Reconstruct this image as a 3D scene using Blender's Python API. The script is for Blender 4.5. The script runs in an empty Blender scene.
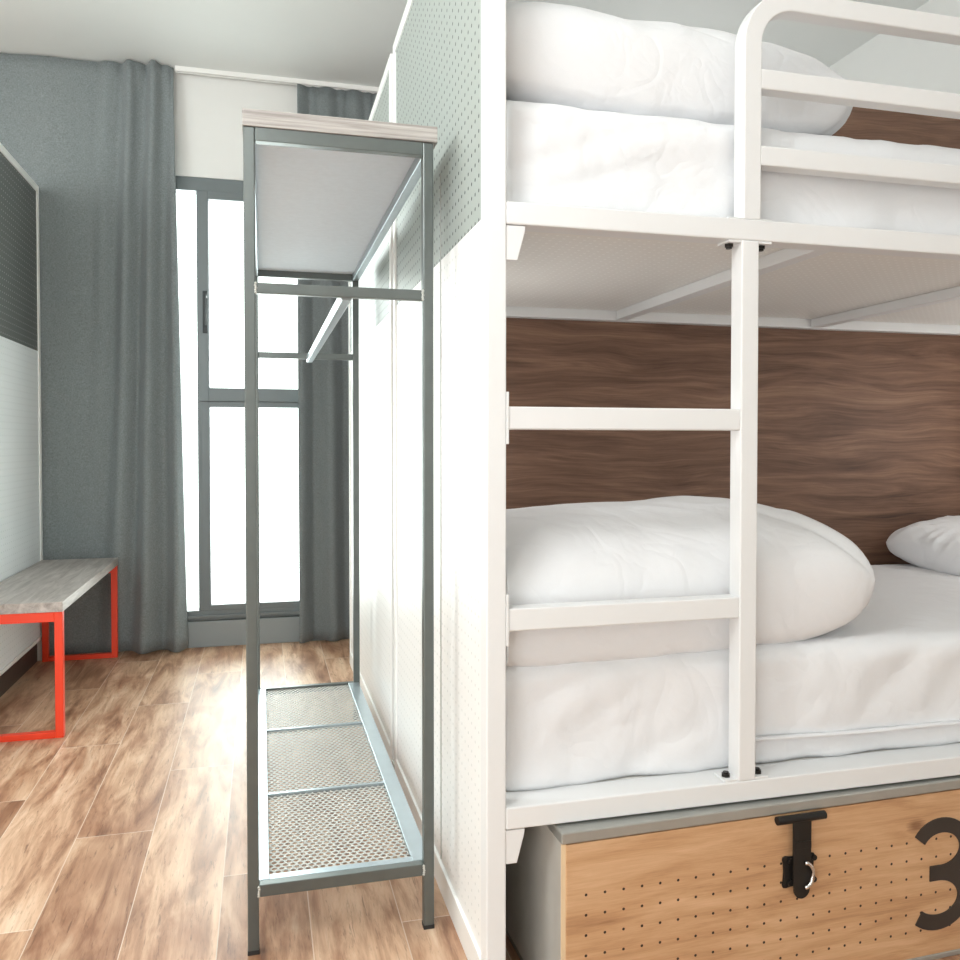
import bpy, bmesh, math, random
from mathutils import Vector, Matrix, noise
random.seed(7)
SC = bpy.context.scene
COL = SC.collection

# ------------------------------------------------------------------ camera
cam_d = bpy.data.cameras.new('camera')
cam_d.sensor_width = 36.0
cam_d.lens = 838.0 / 960.0 * 36.0
cam_d.clip_start = 0.02
cam_d.shift_y = -19.4 / 960.0
cam = bpy.data.objects.new('camera', cam_d)
COL.objects.link(cam)
cam.location = (0, 0, 1.15)
cam.rotation_euler = (math.radians(90 - 1.2), 0, math.radians(-14.6))
SC.camera = cam

# ------------------------------------------------------------------ world, lights, exposure
W = bpy.data.worlds.new('overcast_sky')
SC.world = W
W.use_nodes = True
W.node_tree.nodes['Background'].inputs[0].default_value = (0.97, 1.0, 0.99, 1)
W.node_tree.nodes['Background'].inputs[1].default_value = 3.0


def area(name, loc, rot, sx, sy, power, color=(1, 1, 1)):
    d = bpy.data.lights.new(name, 'AREA')
    d.shape = 'RECTANGLE'
    d.size, d.size_y, d.energy, d.color = sx, sy, power, color
    o = bpy.data.objects.new(name, d)
    COL.objects.link(o)
    o.location = loc
    o.rotation_euler = [math.radians(a) for a in rot]
    return o


def point_light(name, loc, radius, power, color=(1, 1, 1)):
    d = bpy.data.lights.new(name, 'POINT')
    d.shadow_soft_size, d.energy, d.color = radius, power, color
    o = bpy.data.objects.new(name, d)
    COL.objects.link(o)
    o.location = loc
    return o


area('daylight_far_window', (0.0, 5.45, 1.55), (90, 0, 180), 1.3, 2.7, 60, (0.98, 1.0, 1.0))
area('fill_area_near', (-1.2, -1.72, 1.2), (90, 0, -22), 2.4, 2.1, 55, (0.95, 0.985, 1.0))  # added fill behind the camera; no window is built there
point_light('fill_point_rear', (-0.5, -0.9, 2.35), 0.25, 5, (0.96, 0.985, 1.0))  # added point fill behind the camera, without a fixture
point_light('fill_point_left_bay', (-2.0, 2.3, 2.5), 0.4, 52, (0.96, 1.0, 1.0))  # unseen fill added in the left bay to lift the ceiling
point_light('fill_point_corridor', (-0.50, 0.75, 2.30), 0.25, 35, (0.96, 0.99, 1.0))  # added out-of-view fill for the curtain, left partition and ceiling
point_light('fill_point_lower_bunk', (2.57, 2.10, 1.22), 0.10, 2.6, (1.0, 0.99, 0.97))  # added to brighten the lower bunk from its far end; no lamp body
point_light('fill_point_bunk_head', (0.545, 2.25, 1.18), 0.06, 1.4, (1.0, 0.99, 0.97))  # hidden fill added at the bunk head to even out the interior
point_light('fill_point_far_bay', (1.95, 3.9, 2.25), 0.2, 9, (0.97, 1.0, 1.0))  # unseen fill added behind the back board to brighten the ceiling

SC.view_settings.view_transform = 'Standard'
SC.view_settings.look = 'None'
SC.view_settings.exposure = 0.48
SC.view_settings.gamma = 1.0
SC.view_settings.use_curve_mapping = False


# ------------------------------------------------------------------ material helpers
def srgb(r, g, b):
    f = lambda c: (c / 255 / 12.92) if c / 255 <= 0.04045 else ((c / 255 + 0.055) / 1.055) ** 2.4
    return (f(r), f(g), f(b), 1)


class NT:
    """small wrapper to write node graphs compactly"""

    def __init__(self, name):
        self.m = bpy.data.materials.new(name)
        self.m.use_nodes = True
        self.t = self.m.node_tree
        self.b = self.t.nodes['Principled BSDF']

    def n(self, kind, **kw):
        x = self.t.nodes.new(kind)
        for k, v in kw.items():
            setattr(x, k, v)
        return x

    def set(self, sock, v):
        if isinstance(v, bpy.types.NodeSocket):
            self.t.links.new(v, sock)
        elif v is not None:
            sock.default_value = v

    def math(self, op, a, b=None, c=None):
        x = self.n('ShaderNodeMath', operation=op)
        self.set(x.inputs[0], a)
        self.set(x.inputs[1], b)
        self.set(x.inputs[2], c)
        return x.outputs[0]

    def mix(self, f, a, b, blend='MIX'):
        x = self.n('ShaderNodeMix', data_type='RGBA', blend_type=blend)
        self.set(x.inputs[0], f)
        self.set(x.inputs[6], a)
        self.set(x.inputs[7], b)
        return x.outputs[2]

    def obj(self):
        return self.n('ShaderNodeTexCoord').outputs['Object']

    def xyz(self, v):
        x = self.n('ShaderNodeSeparateXYZ')
        self.set(x.inputs[0], v)
        return x.outputs

    def comb(self, x=0.0, y=0.0, z=0.0):
        c = self.n('ShaderNodeCombineXYZ')
        for i, v in enumerate((x, y, z)):
            self.set(c.inputs[i], v)
        return c.outputs[0]

    def noise(self, vec, scale, detail=3.0, rough=0.5, dist=0.0):
        x = self.n('ShaderNodeTexNoise')
        self.set(x.inputs['Vector'], vec)
        x.inputs['Scale'].default_value = scale
        x.inputs['Detail'].default_value = detail
        x.inputs['Roughness'].default_value = rough
        x.inputs['Distortion'].default_value = dist
        return x.outputs[0]

    def ramp(self, f, stops):
        r = self.n('ShaderNodeValToRGB')
        self.set(r.inputs[0], f)
        e = r.color_ramp.elements
        while len(e) < len(stops):
            e.new(0.5)
        for i, (p, c) in enumerate(stops):
            e[i].position = p
            e[i].color = c if len(c) == 4 else (*c, 1)
        return r.outputs[0]

    def bump(self, h, strength, dist=0.01):
        x = self.n('ShaderNodeBump')
        x.inputs['Strength'].default_value = strength
        x.inputs['Distance'].default_value = dist
        self.set(x.inputs['Height'], h)
        self.set(self.b.inputs['Normal'], x.outputs[0])

    def fin(self, color=None, rough=0.5, metal=0.0, spec=None):
        self.set(self.b.inputs['Base Color'], color)
        self.set(self.b.inputs['Roughness'], rough)
        self.b.inputs['Metallic'].default_value = metal
        if spec is not None:
            self.b.inputs['Specular IOR Level'].default_value = spec
        return self.m

    def holes(self, a, b, pitch, r, oa=0.0, ob=0.0):
        """1 inside the small round holes of a square grid"""
        fa = self.math('SUBTRACT', self.math('FRACT', self.math('DIVIDE', self.math('ADD', a, oa), pitch)), 0.5)
        fb = self.math('SUBTRACT', self.math('FRACT', self.math('DIVIDE', self.math('ADD', b, ob), pitch)), 0.5)
        d = self.math('ADD', self.math('MULTIPLY', fa, fa), self.math('MULTIPLY', fb, fb))
        return self.math('LESS_THAN', d, (r / pitch) ** 2)


def plain(name, col, rough=0.5, metal=0.0, vary=0.04, spec=None, nscale=9.0):
    g = NT(name)
    o = g.obj()
    f = g.noise(o, nscale, 4)
    dark = tuple(c * (1 - vary) for c in col[:3]) + (1,)
    light = tuple(min(1, c * (1 + vary)) for c in col[:3]) + (1,)
    return g.fin(g.mix(f, dark, light), rough, metal, spec)


def mat_floor():
    g = NT('light_oak_vinyl_plank')
    x, y, z = g.xyz(g.obj())
    wd, ln = 0.212, 1.27
    u = g.math('DIVIDE', g.math('ADD', x, 0.53), wd)
    row = g.math('FLOOR', u)
    fu = g.math('FRACT', u)
    v = g.math('DIVIDE', g.math('ADD', g.math('SUBTRACT', y, 0.09), g.math('MULTIPLY', row, -0.47)), ln)
    idx = g.math('FLOOR', v)
    fv = g.math('FRACT', v)
    wn = g.n('ShaderNodeTexWhiteNoise', noise_dimensions='2D')
    g.set(wn.inputs['Vector'], g.comb(row, idx))
    rnd = wn.outputs['Value']
    sh = g.math('MULTIPLY', rnd, 17.0)
    vec = g.comb(g.math('ADD', g.math('MULTIPLY', x, 7.0), sh), g.math('ADD', g.math('MULTIPLY', y, 1.0), sh), 0.0)
    g1 = g.noise(vec, 2.2, 6, 0.62, 0.6)
    vec2 = g.comb(g.math('ADD', g.math('MULTIPLY', x, 30.0), sh), g.math('MULTIPLY', y, 2.2), rnd)
    g2 = g.noise(vec2, 4.5, 8, 0.72, 0.5)
    vec3 = g.comb(g.math('ADD', g.math('MULTIPLY', x, 2.2), sh), g.math('ADD', g.math('MULTIPLY', y, 0.9), sh), 0.0)
    g3 = g.noise(vec3, 2.6, 3, 0.55, 0.8)
    base = g.ramp(g1, [(0.30, srgb(140, 103, 80)), (0.43, srgb(184, 147, 120)), (0.55, srgb(216, 184, 157)), (0.74, srgb(240, 220, 198))])
    fine = g.ramp(g2, [(0.30, srgb(150, 118, 92)), (0.46, srgb(255, 255, 255))])
    c = g.mix(0.55, base, fine, 'MULTIPLY')
    blot = g.ramp(g3, [(0.32, srgb(184, 140, 104)), (0.55, srgb(255, 252, 248))])
    c = g.mix(0.55, c, blot, 'MULTIPLY')
    tint = g.ramp(rnd, [(0.0, srgb(200, 178, 160)), (0.35, srgb(240, 228, 216)), (1.0, srgb(255, 252, 248))])
    c = g.mix(0.75, c, tint, 'MULTIPLY')
    # knots
    vo = g.n('ShaderNodeTexVoronoi', feature='F1')
    g.set(vo.inputs['Vector'], g.comb(g.math('MULTIPLY', x, 2.6), y, rnd))
    vo.inputs['Scale'].default_value = 1.7
    kn = g.ramp(g.math('ADD', vo.outputs['Distance'], g.math('MULTIPLY', g2, 0.08)), [(0.06, srgb(120, 82, 58)), (0.15, (1, 1, 1, 1))])
    c = g.mix(0.6, c, kn, 'MULTIPLY')
    vec4 = g.comb(g.math('ADD', g.math('MULTIPLY', x, 46.0), sh), g.math('MULTIPLY', y, 4.5), rnd)
    g4 = g.noise(vec4, 2.2, 4, 0.7, 0.4)
    c = g.mix(0.6, c, g.ramp(g4, [(0.60, (1, 1, 1, 1)), (0.70, srgb(120, 88, 66))]), 'MULTIPLY')
    e1 = g.math('LESS_THAN', fu, 0.012)
    e2 = g.math('LESS_THAN', fv, 0.0022)
    ed = g.math('MAXIMUM', e1, e2)
    c = g.mix(g.math('MULTIPLY', ed, 0.55), c, srgb(235, 222, 205))
    g.bump(g.math('SUBTRACT', g.math('MULTIPLY', g2, 0.4), ed), 0.15, 0.004)
    rough = g.math('ADD', 0.32, g.math('MULTIPLY', g2, 0.2))
    return g.fin(c, rough, spec=0.5)


def mat_wood(name, stops, axis=0, across=2, scale=1.0, stretch=9.0, rough=0.45, holes=None, ring=0.5, knots=False, fine=0.32, warp=0.0):
    """grain running along `axis`; rings vary along `across`"""
    g = NT(name)
    o = g.xyz(g.obj())
    a, b = o[axis], o[across]
    third = o[3 - axis - across]
    if warp:
        wv = g.noise(g.comb(g.math('MULTIPLY', a, 1.1), g.math('MULTIPLY', b, 3.2), third), 1.5, 2, 0.5)
        b = g.math('ADD', b, g.math('MULTIPLY', wv, warp))
    vec = g.comb(g.math('MULTIPLY', a, 1.0), g.math('MULTIPLY', b, stretch), g.math('MULTIPLY', third, stretch))
    n1 = g.noise(vec, 1.6 * scale, 6, 0.6, ring)
    vec2 = g.comb(g.math('MULTIPLY', a, 3.0), g.math('MULTIPLY', b, stretch * 9), g.math('MULTIPLY', third, stretch * 9))
    n2 = g.noise(vec2, 1.8 * scale, 6, 0.75)
    f = g.math('ADD', g.math('MULTIPLY', n1, 1 - fine), g.math('MULTIPLY', n2, fine))
    c = g.ramp(f, stops)
    if knots:
        vo = g.n('ShaderNodeTexVoronoi', feature='F1')
        g.set(vo.inputs['Vector'], g.comb(a, g.math('MULTIPLY', b, 1.6), third))
        vo.inputs['Scale'].default_value = 2.3
        kn = g.ramp(g.math('ADD', vo.outputs['Distance'], g.math('MULTIPLY', n2, 0.06)), [(0.05, srgb(120, 80, 50)), (0.1, (1, 1, 1, 1))])
        c = g.mix(0.6, c, kn, 'MULTIPLY')
    if holes:
        pitch, r, oa, ob, lo, hi, alo, ahi = holes
        h = g.holes(a, b, pitch, r, oa, ob)
        for s, lim, op in ((b, lo, 'GREATER_THAN'), (b, hi, 'LESS_THAN'), (a, alo, 'GREATER_THAN'), (a, ahi, 'LESS_THAN')):
            h = g.math('MULTIPLY', h, g.math(op, s, lim))
        c = g.mix(h, c, srgb(48, 30, 20))
    g.bump(f, 0.08, 0.004)
    return g.fin(c, rough)


def mat_pegboard(name, col, hole, ax=1, az=2, pitch=0.031, r=0.0034, rough=0.45):
    g = NT(name)
    o = g.xyz(g.obj())
    f = g.noise(g.obj(), 5.0, 3)
    c = g.mix(g.math('MULTIPLY', f, 0.12), col, tuple(v * 0.8 for v in col[:3]) + (1,))
    return g.fin(g.mix(g.holes(o[ax], o[az], pitch, r, 0.0035, 0.009), c, hole), rough)


def mat_fabric(name, col, weave=420.0, vary=0.22, rough=0.95, bump=0.15, sheen=0.2):
    g = NT(name)
    o = g.xyz(g.obj())
    v1 = g.comb(g.math('MULTIPLY', o[0], weave), g.math('MULTIPLY', o[1], weave), g.math('MULTIPLY', o[2], weave * 0.22))
    v2 = g.comb(g.math('MULTIPLY', o[0], weave * 0.22), g.math('MULTIPLY', o[1], weave * 0.22), g.math('MULTIPLY', o[2], weave))
    n = g.math('MULTIPLY', g.math('ADD', g.noise(v1, 1.0, 2), g.noise(v2, 1.0, 2)), 0.5)
    d = tuple(c * (1 - vary) for c in col[:3]) + (1,)
    l = tuple(min(1, c * (1 + vary)) for c in col[:3]) + (1,)
    c = g.ramp(n, [(0.32, d), (0.68, l)])
    g.bump(n, bump, 0.002)
    g.b.inputs['Sheen Weight'].default_value = sheen
    return g.fin(c, rough, spec=0.15)


def mat_linen(name, col, **kw):
    g = NT(name)
    o = g.obj()
    r1 = g.math('ABSOLUTE', g.math('SUBTRACT', g.noise(o, 5.0, 2, 0.5, 1.2), 0.5))
    r2 = g.math('ABSOLUTE', g.math('SUBTRACT', g.noise(o, 12.0, 2, 0.5, 0.8), 0.5))
    h = g.math('ADD', g.ramp(r1, [(0.0, (0, 0, 0, 1)), (0.10, (1, 1, 1, 1))]), g.math('MULTIPLY', g.ramp(r2, [(0.0, (0, 0, 0, 1)), (0.12, (1, 1, 1, 1))]), 0.35))
    g.bump(h, 0.13, 0.010)
    g.b.inputs['Sheen Weight'].default_value = 0.1
    f = g.noise(o, 300.0, 2)
    return g.fin(g.mix(f, tuple(c * 0.97 for c in col[:3]) + (1,), col), 0.9, spec=0.15)


def mat_glass():
    g = NT('window_glass')
    t = g.n('ShaderNodeBsdfTransparent')
    t.inputs[0].default_value = (0.95, 0.99, 0.975, 1)
    gl = g.n('ShaderNodeBsdfGlossy')
    gl.inputs['Roughness'].default_value = 0.02
    fr = g.n('ShaderNodeFresnel')
    mx = g.n('ShaderNodeMixShader')
    g.set(mx.inputs[0], g.math('MULTIPLY', fr.outputs[0], 0.6))
    g.set(mx.inputs[1], t.outputs[0])
    g.set(mx.inputs[2], gl.outputs[0])
    g.t.links.new(mx.outputs[0], g.t.nodes['Material Output'].inputs[0])
    return g.m


MT = {}
MT['floor'] = mat_floor()
MT['wall'] = plain('white_wall_paint', srgb(236, 236, 233), 0.8, vary=0.015)
MT['ceiling'] = plain('pale_grey_ceiling_paint', srgb(240, 243, 241), 0.85, vary=0.01)
MT['white_metal'] = plain('white_powder_coat', srgb(235, 236, 236), 0.35, vary=0.012)
MT['panel_white'] = plain('white_panel_frame', srgb(246, 246, 243), 0.4, vary=0.01)
MT['peg_grey'] = mat_pegboard('pegboard_sage_grey', srgb(164, 172, 167), srgb(44, 54, 54), r=0.0042)
MT['peg_white'] = mat_pegboard('pegboard_white', srgb(246, 246, 244), srgb(214, 216, 214))
MT['peg_dark'] = mat_pegboard('pegboard_charcoal', srgb(98, 101, 99), srgb(190, 194, 190))
MT['peg_pale'] = mat_pegboard('pegboard_pale', srgb(242, 246, 247), srgb(215, 220, 220))
MT['bed_base'] = mat_pegboard('perforated_bed_base', srgb(242, 240, 235), srgb(255, 254, 250), ax=0, az=1, pitch=0.024, r=0.0035)
MT['steel'] = plain('raw_grey_steel', srgb(104, 110, 108), 0.38, metal=0.55, vary=0.12, nscale=24)
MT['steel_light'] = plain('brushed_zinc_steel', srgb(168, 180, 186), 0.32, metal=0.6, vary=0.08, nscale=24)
MT['weld'] = plain('weld_bead', srgb(200, 202, 198), 0.3, metal=0.8, vary=0.2, nscale=80)
MT['mesh'] = plain('perforated_steel_sheet', srgb(190, 190, 185), 0.6, metal=0.1, vary=0.05)
MT['rubber'] = plain('black_rubber', srgb(34, 34, 34), 0.6)
MT['board_grey'] = mat_wood('grey_washed_oak', [(0.34, srgb(122, 116, 112)), (0.5, srgb(168, 162, 157)), (0.66, srgb(200, 195, 190))], axis=0, across=2, scale=2.2, stretch=40, ring=0.1)
MT['board_grey_y'] = mat_wood('grey_washed_oak_lengthwise', [(0.32, srgb(140, 132, 126)), (0.5, srgb(178, 170, 164)), (0.68, srgb(206, 199, 193))], axis=1, across=0, scale=2.0, stretch=10, ring=0.8)
MT['underside'] = plain('pale_aluminium_underlay', srgb(212, 221, 230), 0.7, metal=0.0, spec=0.15, vary=0.06, nscale=60)
MT['walnut'] = mat_wood('dark_walnut_laminate', [(0.32, srgb(66, 46, 36)), (0.44, srgb(108, 79, 63)), (0.55, srgb(132, 100, 81)), (0.70, srgb(160, 128, 106))], axis=0, across=2, scale=0.9, stretch=12, ring=1.0, fine=0.40, warp=0.11, rough=0.6)
MT['oak'] = mat_wood('honey_oak_front', [(0.30, srgb(170, 126, 90)), (0.46, srgb(202, 158, 117)), (0.6, srgb(217, 177, 137)), (0.78, srgb(232, 199, 162))], axis=0, across=2, scale=2.0, stretch=8.0, ring=0.6,
                     holes=(0.040, 0.0029, -0.050 + 0.02, -0.271 + 0.02, 0.045, 0.29, 0.03, 1.16), knots=True)
MT['zinc_side_lit'] = plain('zinc_lit_side', srgb(200, 197, 190), 0.45, metal=0.1, vary=0.12, nscale=10)  # lighter copy of the zinc; light on the box side put into its colour
MT['oak_edge'] = plain('pale_oak_edge', srgb(232, 208, 172), 0.5)
MT['zinc'] = plain('galvanised_zinc', srgb(176, 177, 172), 0.35, metal=0.5, vary=0.12, nscale=14)
MT['black'] = plain('blackened_iron', srgb(46, 44, 42), 0.4, metal=0.5, vary=0.15, nscale=40)
MT['number'] = plain('dark_brown_enamel', srgb(58, 52, 48), 0.45, vary=0.1)
MT['orange'] = plain('orange_red_powder_coat', srgb(240, 66, 32), 0.35, vary=0.03)
MT['curtain'] = mat_fabric('grey_woven_curtain', srgb(130, 137, 138), vary=0.3)
MT['curtain_far'] = mat_fabric('grey_woven_curtain_far', srgb(124, 131, 132))
MT['linen'] = mat_linen('white_cotton', srgb(238, 239, 241), weave=700, vary=0.02, bump=0.04, rough=0.9, sheen=0.1)
MT['alu'] = plain('anthracite_aluminium', srgb(112, 120, 122), 0.4, metal=0.2, vary=0.03)
MT['alu_dark'] = plain('dark_gasket', srgb(60, 66, 68), 0.5)
MT['plinth'] = plain('grey_painted_plinth', srgb(142, 149, 150), 0.5, vary=0.03)
MT['glass'] = mat_glass()
MT['dark_wood'] = plain('dark_skirting', srgb(70, 56, 48), 0.5, vary=0.2)
MT['chrome'] = plain('chrome', srgb(215, 215, 215), 0.15, metal=1.0)


# ------------------------------------------------------------------ mesh helpers
def add_box(bm, x0, x1, y0, y1, z0, z1):
    vs = [bm.verts.new((x, y, z)) for z in (z0, z1) for y in (y0, y1) for x in (x0, x1)]
    for f in ((0, 2, 3, 1), (4, 5, 7, 6), (0, 1, 5, 4), (2, 6, 7, 3), (0, 4, 6, 2), (1, 3, 7, 5)):
        bm.faces.new([vs[i] for i in f])
    return vs


def bx(*boxes):
    bm = bmesh.new()
    for b in boxes:
        add_box(bm, *b)
    return bm


def add_cyl(bm, p0, p1, r, n=16, r1=None):
    p0, p1 = Vector(p0), Vector(p1)
    d = (p1 - p0)
    q = d.to_track_quat('Z', 'Y').to_matrix()
    r1 = r if r1 is None else r1
    a, b = [], []
    for i in range(n):
        t = 2 * math.pi * i / n
        o = q @ Vector((math.cos(t), math.sin(t), 0))
        a.append(bm.verts.new(p0 + o * r))
        b.append(bm.verts.new(p1 + o * r1))
    for i in range(n):
        j = (i + 1) % n
        bm.faces.new((a[i], a[j], b[j], b[i]))
    bm.faces.new(a[::-1])
    bm.faces.new(b)


def add_tube(bm, pts, r, n=10):
    pts = [Vector(p) for p in pts]
    rings = []
    for i, p in enumerate(pts):
        d = (pts[min(i + 1, len(pts) - 1)] - pts[max(i - 1, 0)]).normalized()
        q = d.to_track_quat('Z', 'Y').to_matrix()
        rings.append([bm.verts.new(p + q @ Vector((r * math.cos(2 * math.pi * k / n), r * math.sin(2 * math.pi * k / n), 0))) for k in range(n)])
    for a, b in zip(rings, rings[1:]):
        for k in range(n):
            j = (k + 1) % n
            bm.faces.new((a[k], a[j], b[j], b[k]))
    bm.faces.new(rings[0][::-1])
    bm.faces.new(rings[-1])


def add_prism_xz(bm, pts, y0, y1):
    a = [bm.verts.new((x, y0, z)) for x, z in pts]
    b = [bm.verts.new((x, y1, z)) for x, z in pts]
    n = len(pts)
    for i in range(n):
        j = (i + 1) % n
        bm.faces.new((a[i], a[j], b[j], b[i]))
    bm.faces.new(a[::-1])
    bm.faces.new(b)


def add_strip_xz(bm, path, w, y0, y1):
    """bar of width w swept along a planar path (x, z), from y0 to y1"""
    n = len(path)
    L, R = [], []
    for i, p in enumerate(path):
        p = Vector(p)
        d = Vector((0, 0))
        if i > 0:
            d += (p - Vector(path[i - 1])).normalized()
        if i < n - 1:
            d += (Vector(path[i + 1]) - p).normalized()
        d.normalize()
        nn = Vector((-d.y, d.x)) * w / 2
        L.append(p + nn)
        R.append(p - nn)
    rings = [[bm.verts.new((q.x, y, q.y)) for q, y in ((L[i], y0), (R[i], y0), (R[i], y1), (L[i], y1))] for i in range(n)]
    for i in range(n - 1):
        a, b = rings[i], rings[i + 1]
        for k in range(4):
            j = (k + 1) % 4
            bm.faces.new((a[k], a[j], b[j], b[k]))
    bm.faces.new(rings[0][::-1])
    bm.faces.new(rings[-1])


def obj(name, bm, mat, parent=None, bevel=0.0, smooth=False, local=False, kind=None, label=None, angle=30):
    """link bm as ONE mesh object; world coordinates unless local=True"""
    bmesh.ops.recalc_face_normals(bm, faces=bm.faces[:])
    me = bpy.data.meshes.new(name)
    off = Vector((0, 0, 0))
    p = parent
    while p is not None and not local:
        off += p.location
        p = p.parent
    if off.length:
        bmesh.ops.translate(bm, verts=bm.verts[:], vec=-off)
    bm.to_mesh(me)
    bm.free()
    me.materials.append(MT[mat] if isinstance(mat, str) else mat)
    o = bpy.data.objects.new(name, me)
    COL.objects.link(o)
    if parent is not None:
        o.parent = parent
    if bevel:
        m = o.modifiers.new('bevel', 'BEVEL')
        m.width, m.segments, m.limit_method = bevel, 2, 'ANGLE'
        m.angle_limit = math.radians(40)
    if smooth:
        me.shade_smooth()
    if kind:
        o['kind'] = kind
    if label:
        o['label'] = label
    return o


def thing(name, label, cat, loc=(0, 0, 0), rotz=0.0, group=None):
    o = bpy.data.objects.new(name, None)
    o.empty_display_size = 0.1
    COL.objects.link(o)
    o.location = loc
    o.rotation_euler = (0, 0, rotz)
    return tag(o, label, cat, group)


def tag(o, label, cat, group=None):
    o['label'] = label
    o['category'] = cat
    if group:
        o['group'] = group
    return o


def struct(name, bm, mat, **kw):
    return obj(name, bm, mat, kind='structure', **kw)


# ------------------------------------------------------------------ the room
XL, XR, YF, YN, ZC = -2.6, 3.01, 5.05, -1.8, 3.203
WX0, WX1, WZ0, WZ1 = -0.62, 0.80, 0.15, 2.632          # window opening
struct('floor', bx((XL - .1, XR + .1, YN - .1, YF + .15, -0.1, 0)), 'floor')
struct('ceiling', bx((XL - .1, XR + .1, YN - .1, YF + .15, ZC, ZC + .1)), 'ceiling')
struct('wall_left', bx((XL - .1, XL, YN - .1, YF + .1, 0, ZC)), 'wall')
struct('wall_right', bx((XR, XR + .1, YN - .1, YF + .1, 0, ZC)), 'wall')
struct('wall_front', bx((XL, XR, YN - .1, YN, 0, ZC)), 'wall')
struct('wall_back', bx((XL, WX0, YF, YF + .1, 0, ZC), (WX1, XR, YF, YF + .1, 0, ZC),
                       (WX0, WX1, 4.945, YF + .1, WZ1, ZC), (WX0, WX1, 4.98, YF + .1, 0, WZ0)), 'wall')
struct('trim_1', bx((WX0, WX1, 4.935, 4.98, 0, WZ0 - 0.004)), 'plinth', bevel=0.003)
struct('baseboard_left', bx((-1.167, -1.150, 2.6, 4.84, 0, 0.113)), 'dark_wood')

# window: fixed sidelight + tall sash with transom
win = bpy.data.objects.new('window_1', None)
COL.objects.link(win)
win.location = (0, 4.95, WZ0)
win['kind'] = 'structure'
fy0, fy1 = 4.95, 5.03
obj('window_frame', bx((WX0, WX1, fy0, fy1, WZ1 - .075, WZ1), (WX0, WX1, fy0, fy1, WZ0, WZ0 + .055),
                       (WX0, WX0 + .06, fy0, fy1, WZ0 + .055, WZ1 - .075), (WX1 - .06, WX1, fy0, fy1, WZ0 + .055, WZ1 - .075),
                       (WX0, WX1, fy0 - .012, fy0, WZ0 + .012, WZ0 + .03)), 'alu', win, bevel=0.002)
obj('mullion', bx((-0.347, -0.281, fy0 + .004, fy1, WZ0 + .055, WZ1 - .075)), 'alu', win, bevel=0.002)
sx0, sx1 = -0.340, WX1 - .06
obj('upper_sash', bx((sx0, sx0 + .055, fy0 - .012, fy0 + .03, 1.385, 2.557), (sx1 - .05, sx1, fy0 - .012, fy0 + .03, 1.385, 2.557),
                     (sx0 + .055, sx1 - .05, fy0 - .012, fy0 + .03, 1.385, 1.46), (sx0 + .055, sx1 - .05, fy0 - .012, fy0 + .03, 2.512, 2.557)), 'alu', win, bevel=0.002)
obj('lower_sash', bx((sx0 + .012, sx0 + .055, fy0 - .002, fy0 + .03, .205, 1.3845), (sx1 - .05, sx1, fy0 - .002, fy0 + .03, .205, 1.3845),
                     (sx0 + .055, sx1 - .05, fy0 - .002, fy0 + .03, .205, .235), (sx0 + .055, sx1 - .05, fy0 - .002, fy0 + .03, 1.352, 1.3845)), 'alu', win, bevel=0.002)
obj('window_pane', bx((WX0 + .06, -0.347, 4.992, 4.998, WZ0 + .055, WZ1 - .075)), 'glass', win)
obj('window_pane', bx((sx0 + .055, sx1 - .05, 4.962, 4.968, 1.46, 2.512)), 'glass', win)
obj('window_pane', bx((sx0 + .055, sx1 - .05, 4.966, 4.972, .235, 1.352)), 'glass', win)
hb = bmesh.new()
add_box(hb, -0.315, -0.288, 4.928, 4.938, 1.765, 2.0)
hd = obj('window_handle', hb, 'alu_dark', win, bevel=0.004)
hb = bmesh.new()
add_cyl(hb, (-0.302, 4.93, 1.965), (-0.302, 4.89, 1.965), 0.011)
add_box(hb, -0.311, -0.293, 4.880, 4.894, 1.80, 1.975)
obj('handle_lever', hb, 'alu_dark', win, bevel=0.004)


# curtains and their track
def curtain_mesh(x0, x1, zt, zb, fy, nx=260, nz=46, flare=0.0):
    bm = bmesh.new()
    rows = []
    for j in range(nz + 1):
        t = j / nz
        z = zt + (zb - zt) * t
        r = []
        for i in range(nx + 1):
            s = i / nx
            x = x0 + (x1 - x0) * s
            x += flare * t * (s ** 6)
            x, y = fy(x, s, z, t)
            r.append(bm.verts.new((x, y, z)))
        rows.append(r)
    for j in range(nz):
        for i in range(nx):
            bm.faces.new((rows[j][i], rows[j][i + 1], rows[j + 1][i + 1], rows[j + 1][i]))
    return bm


def fold_near(x, s, z, t):
    base = 4.922 - 0.07 * max(0, min(1, (x + 1.05) / 0.6))
    k = max(0.0, min(1.0, (x + 0.90) / 0.25))
    wob = noise.noise((x * 2.0, z * 0.5, 3.1)) * 0.02
    broad = 0.013 * math.sin(x * 13 + 0.8 * noise.noise((x, z * 0.6, 0)))
    ph = (x + 0.41) * (54 - 16 * t) + 0.9 * noise.noise((x * 3, z * 0.7, 5)) + 0.5 * t
    tight = (0.027 + 0.020 * t) * math.sin(ph)
    tight += 0.005 * math.sin(ph * 1.9 + 1.0 + t)
    # pinch pleats near the header
    hd_ = max(0.0, 1 - t / 0.05)
    tight += hd_ * 0.010 * k * math.sin((x + .41) * 95)
    end = max(0.0, (s - 0.985) / 0.015)
    y = base + wob + broad * (1 - 0.5 * k) + tight * k + 0.03 * end
    return x, y


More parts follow.
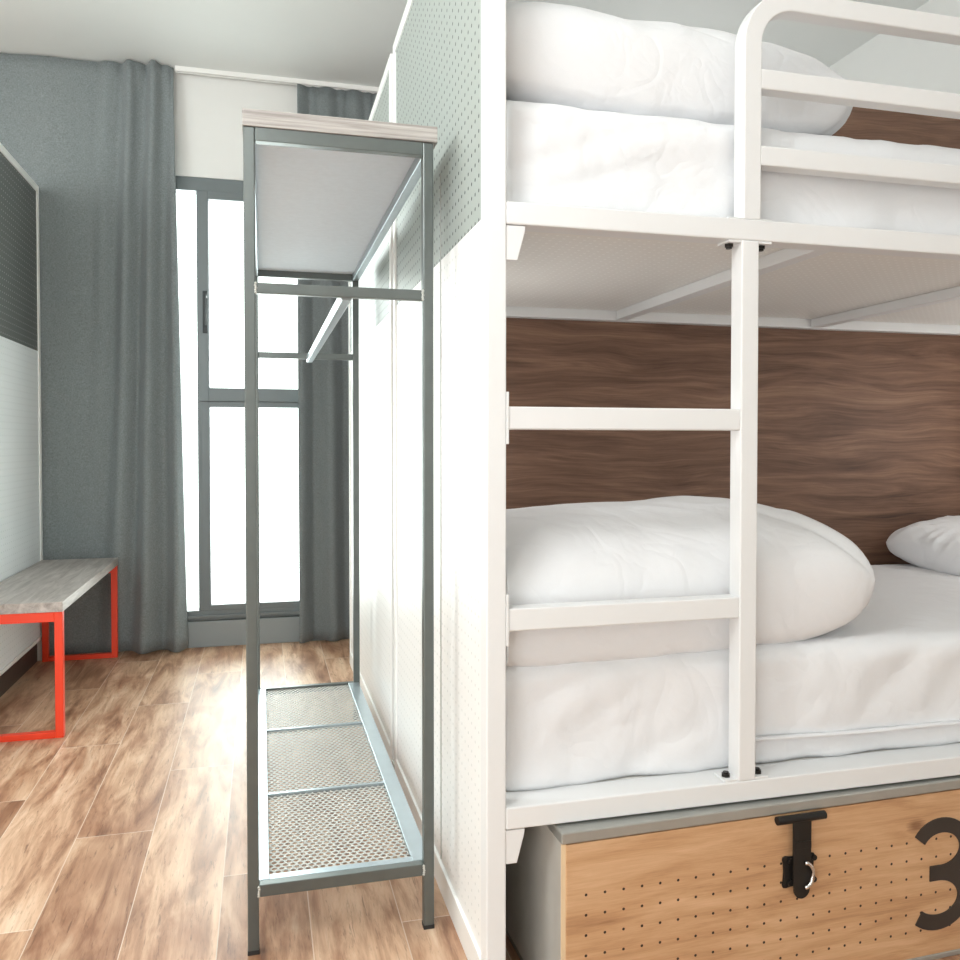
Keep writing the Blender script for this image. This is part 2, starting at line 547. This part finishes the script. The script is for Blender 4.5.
def fold_far(x, s, z, t):
    base = 4.889
    ph = (x - 0.22) * (38 - 6 * t) + 0.8 * noise.noise((x * 2, z * 0.5, 9)) - 0.6
    y = base + (0.030 + 0.006 * t) * math.sin(ph) * min(1.0, 0.3 + t * 5) + 0.008 * math.sin(ph * 2.1 + 0.6)
    x += 0.010 * math.sin(ph + 1.2) * (1 - t * 0.3)
    y += 0.012 * noise.noise((x * 6, z * 6, 1)) * max(0.0, (t - 0.93) / 0.07)
    return x, y


for nm, args, lab, mt in (
        ('curtain', (-2.2, -0.455, 3.196, 0.012, fold_near), 'wide grey woven floor-length curtain behind the orange-framed bench', 'curtain'),
        ('curtain', (0.205, 1.0, 3.174, 0.012, fold_far), 'narrow grey floor-length curtain seen behind the steel clothes rack', 'curtain_far')):
    o = obj(nm, curtain_mesh(*args, nx=320 if args[0] < 0 else 160, flare=0.05 if args[0] < 0 else 0.0), mt, smooth=True)
    sm = o.modifiers.new('thickness', 'SOLIDIFY')
    sm.thickness = 0.003
    tag(o, lab, 'curtain', None)
o = obj('curtain_track', bx((-0.447, 1.1, 4.868, 4.875, 3.176, 3.203), (-0.447, 1.1, 4.893, 4.900, 3.176, 3.203), (-0.447, 1.1, 4.875, 4.893, 3.190, 3.203)), 'panel_white', bevel=0.002)
tag(o, 'slim white curtain track fixed along the ceiling above the window', 'curtain track')


# ------------------------------------------------------------------ pegboard partitions
def partition(label, x0, x1, y0, y1, zt, zsplit, up, lo, zbot, near_stile=True, plinth=True, side=-1):
    t = thing('pegboard_partition', label, 'partition', ((x0 + x1) / 2, (y0 + y1) / 2, 0))
    xs0, xs1 = (x0 + .006, x1 - .006)
    obj('upper_pegboard', bx((xs0, xs1, y0 + .012, y1 - .03, zsplit, zt - .03)), up, t, label='grey perforated upper sheet')
    obj('lower_pegboard', bx((xs0, xs1, y0 + .012, y1 - .03, zbot + .02, zsplit)), lo, t, label='white perforated lower sheet')
    obj('end_stile', bx((x0, x1, y1 - .036, y1, 0, zt)), 'panel_white', t, bevel=0.002)
    if near_stile:
        obj('end_stile', bx((x0, x1, y0, y0 + .036, 0, zt)), 'panel_white', t, bevel=0.002)
        ya = y0 + .036
    else:
        ya = y0
    obj('top_rail', bx((x0, x1, ya, y1 - .036, zt - .036, zt)), 'panel_white', t, bevel=0.002)
    obj('bottom_rail', bx((x0 - (.0012 if plinth else 0), x1, ya, y1 - .036, zbot, zbot + (.070 if plinth else .02))), 'panel_white', t, bevel=0.002)
    return t


pa = partition('tall grey and white pegboard partition joined to the white bunk post', 0.438, 0.474, 1.60, 2.860, 2.50, 1.615, 'peg_grey', 'peg_white', 0.0, near_stile=False)
obj('vertical_strip', bx((0.4415, 0.446, 2.097, 2.100, 0.076, 1.835)), 'zinc', pa)  # thin grey vertical strip on the sheet
pb = partition('grey and white pegboard partition beyond the clothes rack, nearer the window', 0.438, 0.474, 2.915, 4.38, 2.50, 1.615, 'peg_grey', 'peg_white', 0.0)
obj('foot', bx((0.436, 0.470, 2.85, 2.90, 0.004, 0.04)), 'zinc', pa, bevel=0.002)
pc = partition('charcoal and white pegboard partition standing behind the bench', -1.168, -1.128, 3.2, 4.885, 2.50, 1.632, 'peg_dark', 'peg_pale', 0.115, plinth=False)

# walnut board behind the bunks
o = obj('walnut_back_board', bx((0.475, 3.0, 2.69, 2.715, 0.02, 2.45)), 'walnut', bevel=0.002)
tag(o, 'dark walnut board running along the back of both bunks', 'back board')


# ------------------------------------------------------------------ bunk bed
YB = 1.535
bed = thing('bunk_bed', 'white steel bunk bed with ladder and guard rail, two made beds', 'bunk bed', (1.5, 2.1, 0))
BX0, BX1 = 0.452, 2.64
WM = 'white_metal'
obj('corner_post', bx((0.413, 0.452, YB, YB + .046, 0, 2.5)), WM, bed, bevel=0.003)
obj('corner_post', bx((BX1, BX1 + .04, YB, YB + .046, 0, 2.1)), WM, bed, bevel=0.003)
obj('corner_post', bx((BX1, BX1 + .04, 2.64, 2.685, 0, 2.1)), WM, bed, bevel=0.003)
obj('corner_post', bx((0.476, 0.514, 2.64, 2.685, 0, 1.62)), WM, bed, bevel=0.003)
for z0, z1, nm in ((1.5665, 1.6095, 'upper_side_rail'), (0.4035, 0.4465, 'lower_side_rail')):
    obj(nm, bx((BX0, BX1, YB, YB + (.05 if z0 > 1 else .075), z0, z1)), WM, bed, bevel=0.003)
    obj(nm, bx((0.514, BX1, 2.645, 2.685, z0, z1)), WM, bed, bevel=0.003)
obj('upper_bed_base', bx((BX0 + .022, BX1, YB + .052, 2.640, 1.598, 1.607)), 'bed_base', bed, label='perforated pale metal bed base')
obj('lower_bed_base', bx((BX0 + .022, BX1, YB + .077, 2.640, 0.432, 0.445)), 'bed_base', bed, label='perforated pale metal bed base')
for x in (1.165, 1.925):
    obj('slat', bx((x, x + .042, YB + .052, 2.641, 1.568, 1.5975)), WM, bed, bevel=0.002)
    obj('slat', bx((x, x + .042, YB + .077, 2.641, 0.404, 0.4315)), WM, bed, bevel=0.002)
for zt in (1.5645, 0.4015):     # gusset brackets under the rails at the post
    bm = bmesh.new()
    add_prism_xz(bm, [(0.452, zt), (0.4905, zt), (0.4895, zt - .010), (0.4745, zt - .0655), (0.452, zt - .0655)], YB + .003, YB + .012)
    obj('bracket', bm, WM, bed, bevel=0.001)
# ladder
lad = obj('ladder', bx((0.955, 0.995, YB, YB + .042, 0.4465, 1.5665)), WM, bed, bevel=0.003)
for z in (1.198, 0.8095):
    r = obj('rung', bx((0.456, 0.9555, YB + .002, YB + .040, z - .022, z + .022)), WM, lad, bevel=0.003)
    obj('rung_plate', bx((0.452, 0.457, YB - .001, YB + .042, z - .050, z + .050)), WM, lad, bevel=0.001)
for z0 in (0.4465, 1.5615):
    obj('foot_plate', bx((0.925, 1.026, YB + .002, YB + .045, z0, z0 + .005)), WM, lad, bevel=0.001)
for x in (0.938, 1.012):
    for z, d in ((0.4515, 1), (1.5615, -1)):
        bm = bmesh.new()
        add_cyl(bm, (x, YB + .022, z), (x, YB + .022, z + d * .006), 0.0095, 6)
        add_cyl(bm, (x, YB + .022, z + d * .006), (x, YB + .022, z + d * .010), 0.006, 12)
        obj('bolt', bm, 'black', lad, label='black hex bolt')
# guard rail
R = 0.096
gx, gt = 0.979, 2.066
path = [(gx, 1.6095), (gx, gt - R)]
for k in range(1, 15):
    a = math.pi - (math.pi / 2) * k / 14
    path.append((gx + R + R * math.cos(a), gt - R + R * math.sin(a)))
gx2 = 2.56
path += [(gx2 - R, gt)]
for k in range(1, 15):
    a = math.pi / 2 - (math.pi / 2) * k / 14
    path.append((gx2 - R + R * math.cos(a), gt - R + R * math.sin(a)))
path += [(gx2, 1.6095)]
bm = bmesh.new()
add_strip_xz(bm, path, 0.041, YB + .001, YB + .040)
gr = obj('guard_rail', bm, WM, bed, bevel=0.003)
for z in (1.900, 1.7435):
    obj('guard_bar', bx((gx + .0185, gx2 - .0185, YB + .002, YB + .038, z - .0205, z + .0205)), WM, gr, bevel=0.003)
obj('guard_plate', bx((0.925, 1.026, YB + .002, YB + .045, 1.6095, 1.6125)), WM, gr, bevel=0.001)


# ------------------------------------------------------------------ bedding
def rounded_block(x0, x1, y0, y1, z0, z1, r, cuts=(70, 36, 12)):
    bm = bmesh.new()
    nx, ny, nz = cuts
    cache = {}

    def vert(i, j, k):
        if (i, j, k) not in cache:
            cache[(i, j, k)] = bm.verts.new((x0 + (x1 - x0) * i / nx, y0 + (y1 - y0) * j / ny, z0 + (z1 - z0) * k / nz))
        return cache[(i, j, k)]
    for i in range(nx):
        for j in range(ny):
            for k in (0, nz):
                bm.faces.new([vert(i, j, k), vert(i + 1, j, k), vert(i + 1, j + 1, k), vert(i, j + 1, k)])
    for i in range(nx):
        for k in range(nz):
            for j in (0, ny):
                bm.faces.new([vert(i, j, k), vert(i + 1, j, k), vert(i + 1, j, k + 1), vert(i, j, k + 1)])
    for j in range(ny):
        for k in range(nz):
            for i in (0, nx):
                bm.faces.new([vert(i, j, k), vert(i, j + 1, k), vert(i, j + 1, k + 1), vert(i, j, k + 1)])
    lo = Vector((x0 + .006, y0 + r, z0 + r * .5))
    hi = Vector((x1 - r, y1 - r, z1 - r))
    for v in bm.verts:
        c = Vector([max(lo[a], min(hi[a], v.co[a])) for a in range(3)])
        d = v.co - c
        if d.length > 1e-9:
            rr = max(abs(d[a]) for a in range(3))
            v.co = c + d.normalized() * rr
    return bm


def wrinkle(bm, seed, amp, sc=(3, 3, 3), zmin=None):
    bmesh.ops.recalc_face_normals(bm, faces=bm.faces[:])
    bm.normal_update()
    for v in bm.verts:
        p = Vector((v.co.x * sc[0], v.co.y * sc[1], v.co.z * sc[2])) + Vector((seed, seed * 1.7, 0))
        n1 = noise.noise(p)
        n2 = 1 - abs(noise.noise(p * 2.3)) * 2.2
        n3 = 1 - abs(noise.noise(p * 5.1)) * 2.2
        v.co += v.normal * amp * (0.8 * n1 + 0.45 * n2 + 0.2 * n3)
        if zmin is not None and v.co.z < zmin:
            v.co.z = zmin


def mattress(label, y0, z0, z1, seed):
    bm = rounded_block(BX0 + .0225, BX1 - .01, y0, 2.632, z0, z1, 0.045, cuts=(180, 70, 22))
    wrinkle(bm, seed, 0.0035, (4.5, 5, 2.5), zmin=z0)
    # sagging drape creases on the long side
    for v in bm.verts:
        if v.co.y < y0 + 0.06:
            t = (v.co.z - z0) / (z1 - z0)
            v.co.y += 0.005 * math.sin(v.co.x * 19 + 3.5 * noise.noise((v.co.x * 4, t * 2, seed))) * (1 - t)
            v.co.y += 0.0045 * (1 - abs(noise.noise((v.co.x * 5 - t * 1.5, t * 2.2, seed + 4))) * 3)
            v.co.y += 0.003 * noise.noise((v.co.x * 16, t * 1.5, seed + 2))
            v.co.y = max(v.co.y, y0 - 0.012)
    o = obj('mattress', bm, 'linen', smooth=True)
    return tag(o, label, 'mattress')


m_low = mattress('mattress in a white fitted sheet on the lower bunk', 1.602, 0.4468, 0.703, 3.0)
m_up = mattress('mattress in a white fitted sheet on the upper bunk', 1.595, 1.6095, 1.838, 8.0)
for y_, z_, ma in ((1.591, 0.5, m_low),):
    bm = bmesh.new()
    pts = []
    for i in range(60):
        x = 1.02 + i * (1.58 / 59)
        pts.append((x, 0.512 + 0.012 * math.sin(x * 2.4 + 1) + 0.004 * noise.noise((x * 5, 0, 0))))
    add_strip_xz(bm, pts, 0.006, y_ - .004, y_ + .012)
    obj('sheet_fold', bm, 'linen', ma, smooth=True, label='raised fold along the sheet side')


def pillow_mesh(a, b, th, bt, seed, n=72, pinch=0.07, amp=0.008, rnd=9.0):
    """cushion of half sizes a x b; th / bt are the rise above / below the seam"""
    bm = bmesh.new()
    top, bot = {}, {}
    for i in range(n + 1):
        for j in range(n + 1):
            u, v = -1 + 2 * i / n, -1 + 2 * j / n
            m_ = max(abs(u), abs(v), 1e-6)
            sq = m_ / (abs(u) ** rnd + abs(v) ** rnd) ** (1 / rnd) if m_ > 1e-5 else 1
            x = a * u * sq * (1 - pinch * (1 - v * v))
            y = b * v * sq * (1 - pinch * 1.2 * (1 - u * u))
            hh = ((1 - abs(u) ** 4.4) ** 0.55) * ((1 - abs(v) ** 2.4) ** 0.54)
            hb = ((1 - abs(u) ** 5) ** 0.36) * ((1 - abs(v) ** 3.4) ** 0.20)
            # creases that run in from the corners and the open end
            ang = math.atan2(v, u)
            rad = min(1.0, math.hypot(u, v))
            cre = (1 - abs(noise.noise((ang * 3.2, rad * 0.9, seed))) * 2.4) * rad ** 3
            w = amp * (noise.noise((u * 2.5, v * 2.5, seed)) + 1.2 * cre + 0.5 * (1 - 2.2 * abs(noise.noise((u * 4, v * 3 + u * 2, seed + 9)))))
            edge = (i in (0, n)) or (j in (0, n))
            if edge:
                zz = 0.004 * noise.noise((u * 5, v * 5, seed))
                top[i, j] = bot[i, j] = bm.verts.new((x, y, zz))
            else:
                top[i, j] = bm.verts.new((x, y, th * hh + w * min(1, hh * 3)))
                bot[i, j] = bm.verts.new((x, y, -bt * hb + 0.6 * w * min(1, hh * 3)))
    for i in range(n):
        for j in range(n):
            bm.faces.new((top[i, j], top[i + 1, j], top[i + 1, j + 1], top[i, j + 1]))
            q = (bot[i, j], bot[i, j + 1], bot[i + 1, j + 1], bot[i + 1, j])
            bm.faces.new(q)
    return bm


def pillow(label, c, rot, a, b, th, bt, seed, zmin, dip=0.0, **kw):
    bm = pillow_mesh(a, b, th, bt, seed, **kw)
    M = Matrix.Rotation(math.radians(rot[2]), 4, 'Z') @ Matrix.Rotation(math.radians(rot[1]), 4, 'Y') @ Matrix.Rotation(math.radians(rot[0]), 4, 'X')
    for v in bm.verts:
        v.co = (M @ v.co) + Vector(c)
        zm = zmin + dip * max(0.0, min(1.0, (v.co.y - 1.612) / 0.05))
        if v.co.z < zm:
            v.co.z = zm + (v.co.z - zm) * 0.02
        if v.co.x < 0.4752:
            v.co.x = 0.4752
        if v.co.y > 2.682:
            v.co.y = 2.682
    o = obj('pillow', bm, 'linen', smooth=True)
    ss = o.modifiers.new('smooth', 'SUBSURF')
    ss.levels = ss.render_levels = 1
    return tag(o, label, 'pillow')


pillow('large plump white pillow behind the ladder on the lower bunk', (0.860, 1.912, 0.822), (0, -2.0, 1.0), 0.545, 0.322, 0.180, 0.168, 2.0, 0.668, dip=0.034, pinch=0.03, rnd=8.0)
pillow('white pillow lying at the far end of the lower bunk by the walnut board', (2.43, 2.45, 0.778), (10, -8, 6), 0.195, 0.20, 0.085, 0.076, 5.0, 0.702, pinch=0.03)
pillow('white pillow on the upper bunk behind the guard rail', (0.850, 1.93, 1.972), (0, 1.0, 2), 0.495, 0.30, 0.150, 0.15, 7.0, 1.840, pinch=0.02, rnd=14.0)


# ------------------------------------------------------------------ storage box under the bunk
boxw, boxd, boxh = 1.20, 0.95, 0.399
box = thing('storage_box', 'under-bed storage box with perforated oak front and number three', 'storage box', (0.556, 1.515, 0), math.radians(1.4))
tw = 0.018
obj('side_panel', bx((0, 0.012, 0.0, boxd, 0.012, boxh - .024)), 'zinc_side_lit', box, local=True, bevel=0.002, label='brushed zinc side panel')
obj('side_panel', bx((boxw - .012, boxw, 0.0, boxd, 0.012, boxh - .024)), 'zinc_side_lit', box, local=True, bevel=0.002, label='brushed zinc side panel')
obj('back_panel', bx((0.012, boxw - .012, boxd - .012, boxd, 0.012, boxh - .024)), 'zinc', box, local=True)
obj('front_edge', bx((0, 0.009, -.004, -.0005, 0.012, boxh - .024)), 'oak_edge', box, local=True, label='pale edge strip of the front')
obj('front_panel', bx((0.009, boxw, -.008, -.001, 0.012, boxh - .025)), 'oak', box, local=True, bevel=0.001, label='honey oak front with rows of small holes')
obj('lid', bx((-.002, boxw + .002, -.010, boxd, boxh - .023, boxh)), 'zinc', box, local=True, bevel=0.003)
obj('base_rim', bx((0, boxw, -.010, boxd, 0.0, 0.012)), 'zinc', box, local=True, bevel=0.002)
# hasp latch
lx = 0.530
bm = bmesh.new()
add_cyl(bm, (lx - .058, -.018, .367), (lx + .0585, -.018, .367), 0.0085, 14)
hasp = obj('hasp', bm, 'black', box, local=True, smooth=False, label='black iron hasp latch')
bm = bmesh.new()
add_prism_xz(bm, [(lx - .022, .367), (lx + .022, .367), (lx + .021, .232), (lx + .019, .222)] +
             [(lx + .019 * math.cos(a), .218 + .019 * math.sin(a)) for a in [-math.pi * k / 12 for k in range(0, 13)]] +
             [(lx - .019, .222), (lx - .021, .232)], -.024, -.020)
add_box(bm, lx - .0205, lx + .0205, -.026, -.0235, .305, .320)
obj('hasp_strap', bm, 'black', hasp, local=True, bevel=0.0008)
bm = bmesh.new()
pl = []
for k in range(24):
    a = 2 * math.pi * k / 24
    rr = 1.0 + 0.10 * math.cos(4 * a + math.pi)
    pl.append((lx + .000 + .040 * rr * math.copysign(abs(math.cos(a)) ** 0.45, math.cos(a)), .253 + .034 * rr * math.copysign(abs(math.sin(a)) ** 0.45, math.sin(a))))
add_prism_xz(bm, pl, -.0125, -.0085)
obj('staple_plate', bm, 'black', hasp, local=True, bevel=0.0008)
bm = bmesh.new()
pts_ = []
for k in range(11):
    a = -math.pi / 2 + math.pi * k / 10
    p = (lx + .002 + .020 * math.cos(a), -.030, .251 + .026 * math.sin(a))
    pts_.append(p)
add_tube(bm, pts_, 0.0042)
obj('staple_ring', bm, 'chrome', hasp, local=True, smooth=True, label='bright metal staple ring')
for dx, dz in ((-.024, .024), (-.024, -.022), (.034, .024), (.034, -.022)):
    bm = bmesh.new()
    add_cyl(bm, (lx + .002 + dx, -.0125, .253 + dz), (lx + .002 + dx, -.017, .253 + dz), 0.006, 12)
    obj('screw', bm, 'black', hasp, local=True)
# number 3
bm = bmesh.new()
cu = [(0.903 + 0.066 * math.cos(math.radians(a)), 0.248 + 0.053 * math.sin(math.radians(a))) for a in range(153, -91, -9)]
cl = [(0.894 + 0.072 * math.cos(math.radians(a)), 0.1395 + 0.0555 * math.sin(math.radians(a))) for a in range(90, -136, -9)]
add_strip_xz(bm, cu + [(0.872, 0.195)], 0.033, -.0105, -.0082)
add_strip_xz(bm, [(0.872, 0.195)] + cl, 0.034, -.0106, -.0083)
obj('number_three', bm, 'number', box, local=True, label='large dark numeral 3')


# ------------------------------------------------------------------ clothes rack
SX0, SX1, SY0, SY1 = -0.036, 0.390, 1.926, 3.505
tb = 0.025
rack = thing('clothes_rack', 'tall raw steel clothes rack with grey wood top and perforated bottom shelf', 'clothes rack', ((SX0 + SX1) / 2, (SY0 + SY1) / 2, 0))
obj('top_board', bx((SX0 - .002, SX1 + .009, SY0 - .004, SY1 + .004, 1.847, 1.884)), 'board_grey', rack, bevel=0.0015, label='grey washed wood top board')
obj('underlay', bx((SX0 + tb, SX1 - tb, SY0 + tb, SY1 - tb, 1.843, 1.847)), 'underside', rack, label='pale silvery sheet under the top board')
for x in (SX0, SX1 - tb):
    for y in (SY0, SY1 - tb):
        p = obj('post', bx((x, x + tb, y, y + tb, 0.008, 1.847)), 'steel', rack, bevel=0.003)
        obj('foot_cap', bx((x - .0005, x + tb + .0005, y - .0005, y + tb + .0005, 0.0, 0.010)), 'rubber', p, bevel=0.001)
zt = 1.847
obj('top_rail', bx((SX0 + tb, SX1 - tb, SY0, SY0 + tb, zt - .030, zt)), 'steel', rack, bevel=0.0015)
obj('top_rail', bx((SX0 + tb, SX1 - tb, SY1 - tb, SY1, zt - .030, zt)), 'steel', rack, bevel=0.0015)
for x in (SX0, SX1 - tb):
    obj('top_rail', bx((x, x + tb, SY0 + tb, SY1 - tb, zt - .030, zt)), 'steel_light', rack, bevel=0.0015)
obj('cross_bar', bx((SX0 + tb, SX1 - tb, SY0 + .002, SY0 + .022, 1.482, 1.506)), 'steel', rack, bevel=0.002)
obj('cross_bar', bx((SX0 + tb, SX1 - tb, SY1 - .022, SY1 - .002, 1.492, 1.516)), 'steel', rack, bevel=0.002)
obj('hanging_bar', bx((0.178, 0.203, SY0 + .022, SY1 - .022, 1.478, 1.503)), 'steel_light', rack, bevel=0.003, label='bright zinc hanging bar')
# bottom shelf frame
zs = 0.156
obj('shelf_frame', bx((SX0 + tb, SX1 - tb, SY0 + .001, SY0 + .024, zs - .027, zs)), 'steel', rack, bevel=0.0015)
obj('shelf_frame', bx((SX0 + tb, SX1 - tb, SY1 - .024, SY1 - .001, zs - .027, zs)), 'steel', rack, bevel=0.0015)
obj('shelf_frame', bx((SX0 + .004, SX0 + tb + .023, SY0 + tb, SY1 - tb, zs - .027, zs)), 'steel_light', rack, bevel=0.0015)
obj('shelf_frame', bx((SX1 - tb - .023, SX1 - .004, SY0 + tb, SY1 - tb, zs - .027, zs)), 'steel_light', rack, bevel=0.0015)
obj('shelf_flange', bx((SX0 + tb + .023, SX1 - tb - .023, SY0 + .024, SY0 + .046, zs - .004, zs)), 'steel_light', rack)
for y in (2.428, 2.975):
    obj('shelf_divider', bx((SX0 + tb + .022, SX1 - tb - .022, y, y + .012, zs - .016, zs - .001)), 'steel_light', rack, bevel=0.001)


def perforated(x0, x1, y0, y1, z, px):
    """sheet with a staggered grid of real round holes"""
    bm = bmesh.new()
    py = px * math.sqrt(3) / 2
    rh, R6 = px * 0.36, px / math.sqrt(3)
    cache = {}

    def vv(x, y):
        k = (round(x * 1e5), round(y * 1e5))
        if k not in cache:
            cache[k] = bm.verts.new((x, y, z))
        return cache[k]
    rows = int((y1 - y0) / py)
    cols = int((x1 - x0) / px)
    for r in range(rows):
        for c in range(cols):
            cx = x0 + (c + 0.5 + 0.5 * (r % 2)) * px
            cy = y0 + (r + 0.6) * py
            if cx > x1:
                continue
            out, inn = [], []
            for k in range(12):
                a = math.radians(30 * k + 30)
                ro = R6 if k % 2 == 0 else px / 2
                out.append(vv(cx + ro * math.cos(a), cy + ro * math.sin(a)))
                inn.append(bm.verts.new((cx + rh * math.cos(a), cy + rh * math.sin(a), z)))
            for k in range(12):
                j = (k + 1) % 12
                bm.faces.new((out[k], out[j], inn[j], inn[k]))
    return bm


ms = obj('perforated_shelf', perforated(SX0 + tb, SX1 - tb, SY0 + .03, SY1 - .022, zs - .008, 0.0172), 'mesh', rack, label='perforated metal shelf sheet')
sm = ms.modifiers.new('thickness', 'SOLIDIFY')
sm.thickness = 0.0018
# weld beads
for x, y, z in ((SX0 + tb, SY0, 1.494), (SX1 - tb, SY0, 1.494), (SX0 + tb, SY0, zs - .014), (SX1 - tb, SY0, zs - .014)):
    bm = bmesh.new()
    for k in range(5):
        bmesh.ops.create_uvsphere(bm, u_segments=8, v_segments=6, radius=0.0035,
                                  matrix=Matrix.Translation((x + random.uniform(-.001, .001), y + .001, z - .010 + k * .005)))
    obj('weld_seam', bm, 'weld', rack, smooth=True)

# ------------------------------------------------------------------ bench
bench = thing('bench', 'low bench with grey wood seat on orange-red metal loop legs', 'bench', (-0.95, 4.2, 0))
BX, BY0, BY1 = (-1.126, -0.752), 3.55, 4.852
obj('seat', bx((BX[0], BX[1], BY0, BY1, 0.494, 0.533)), 'board_grey_y', bench, bevel=0.0015)
t3 = 0.030
for y in (BY0 + .004, BY1 - t3 - .006):
    x0, x1 = BX[0] + .004, BX[1] - .002
    f = obj('leg_frame', bx((x0, x0 + t3, y, y + t3, 0, 0.494), (x1 - t3, x1, y, y + t3, 0, 0.494),
                            (x0 + t3, x1 - t3, y, y + t3, 0, t3 * .8), (x0 + t3, x1 - t3, y, y + t3, 0.494 - t3 * 1.3, 0.494)), 'orange', bench, bevel=0.002)
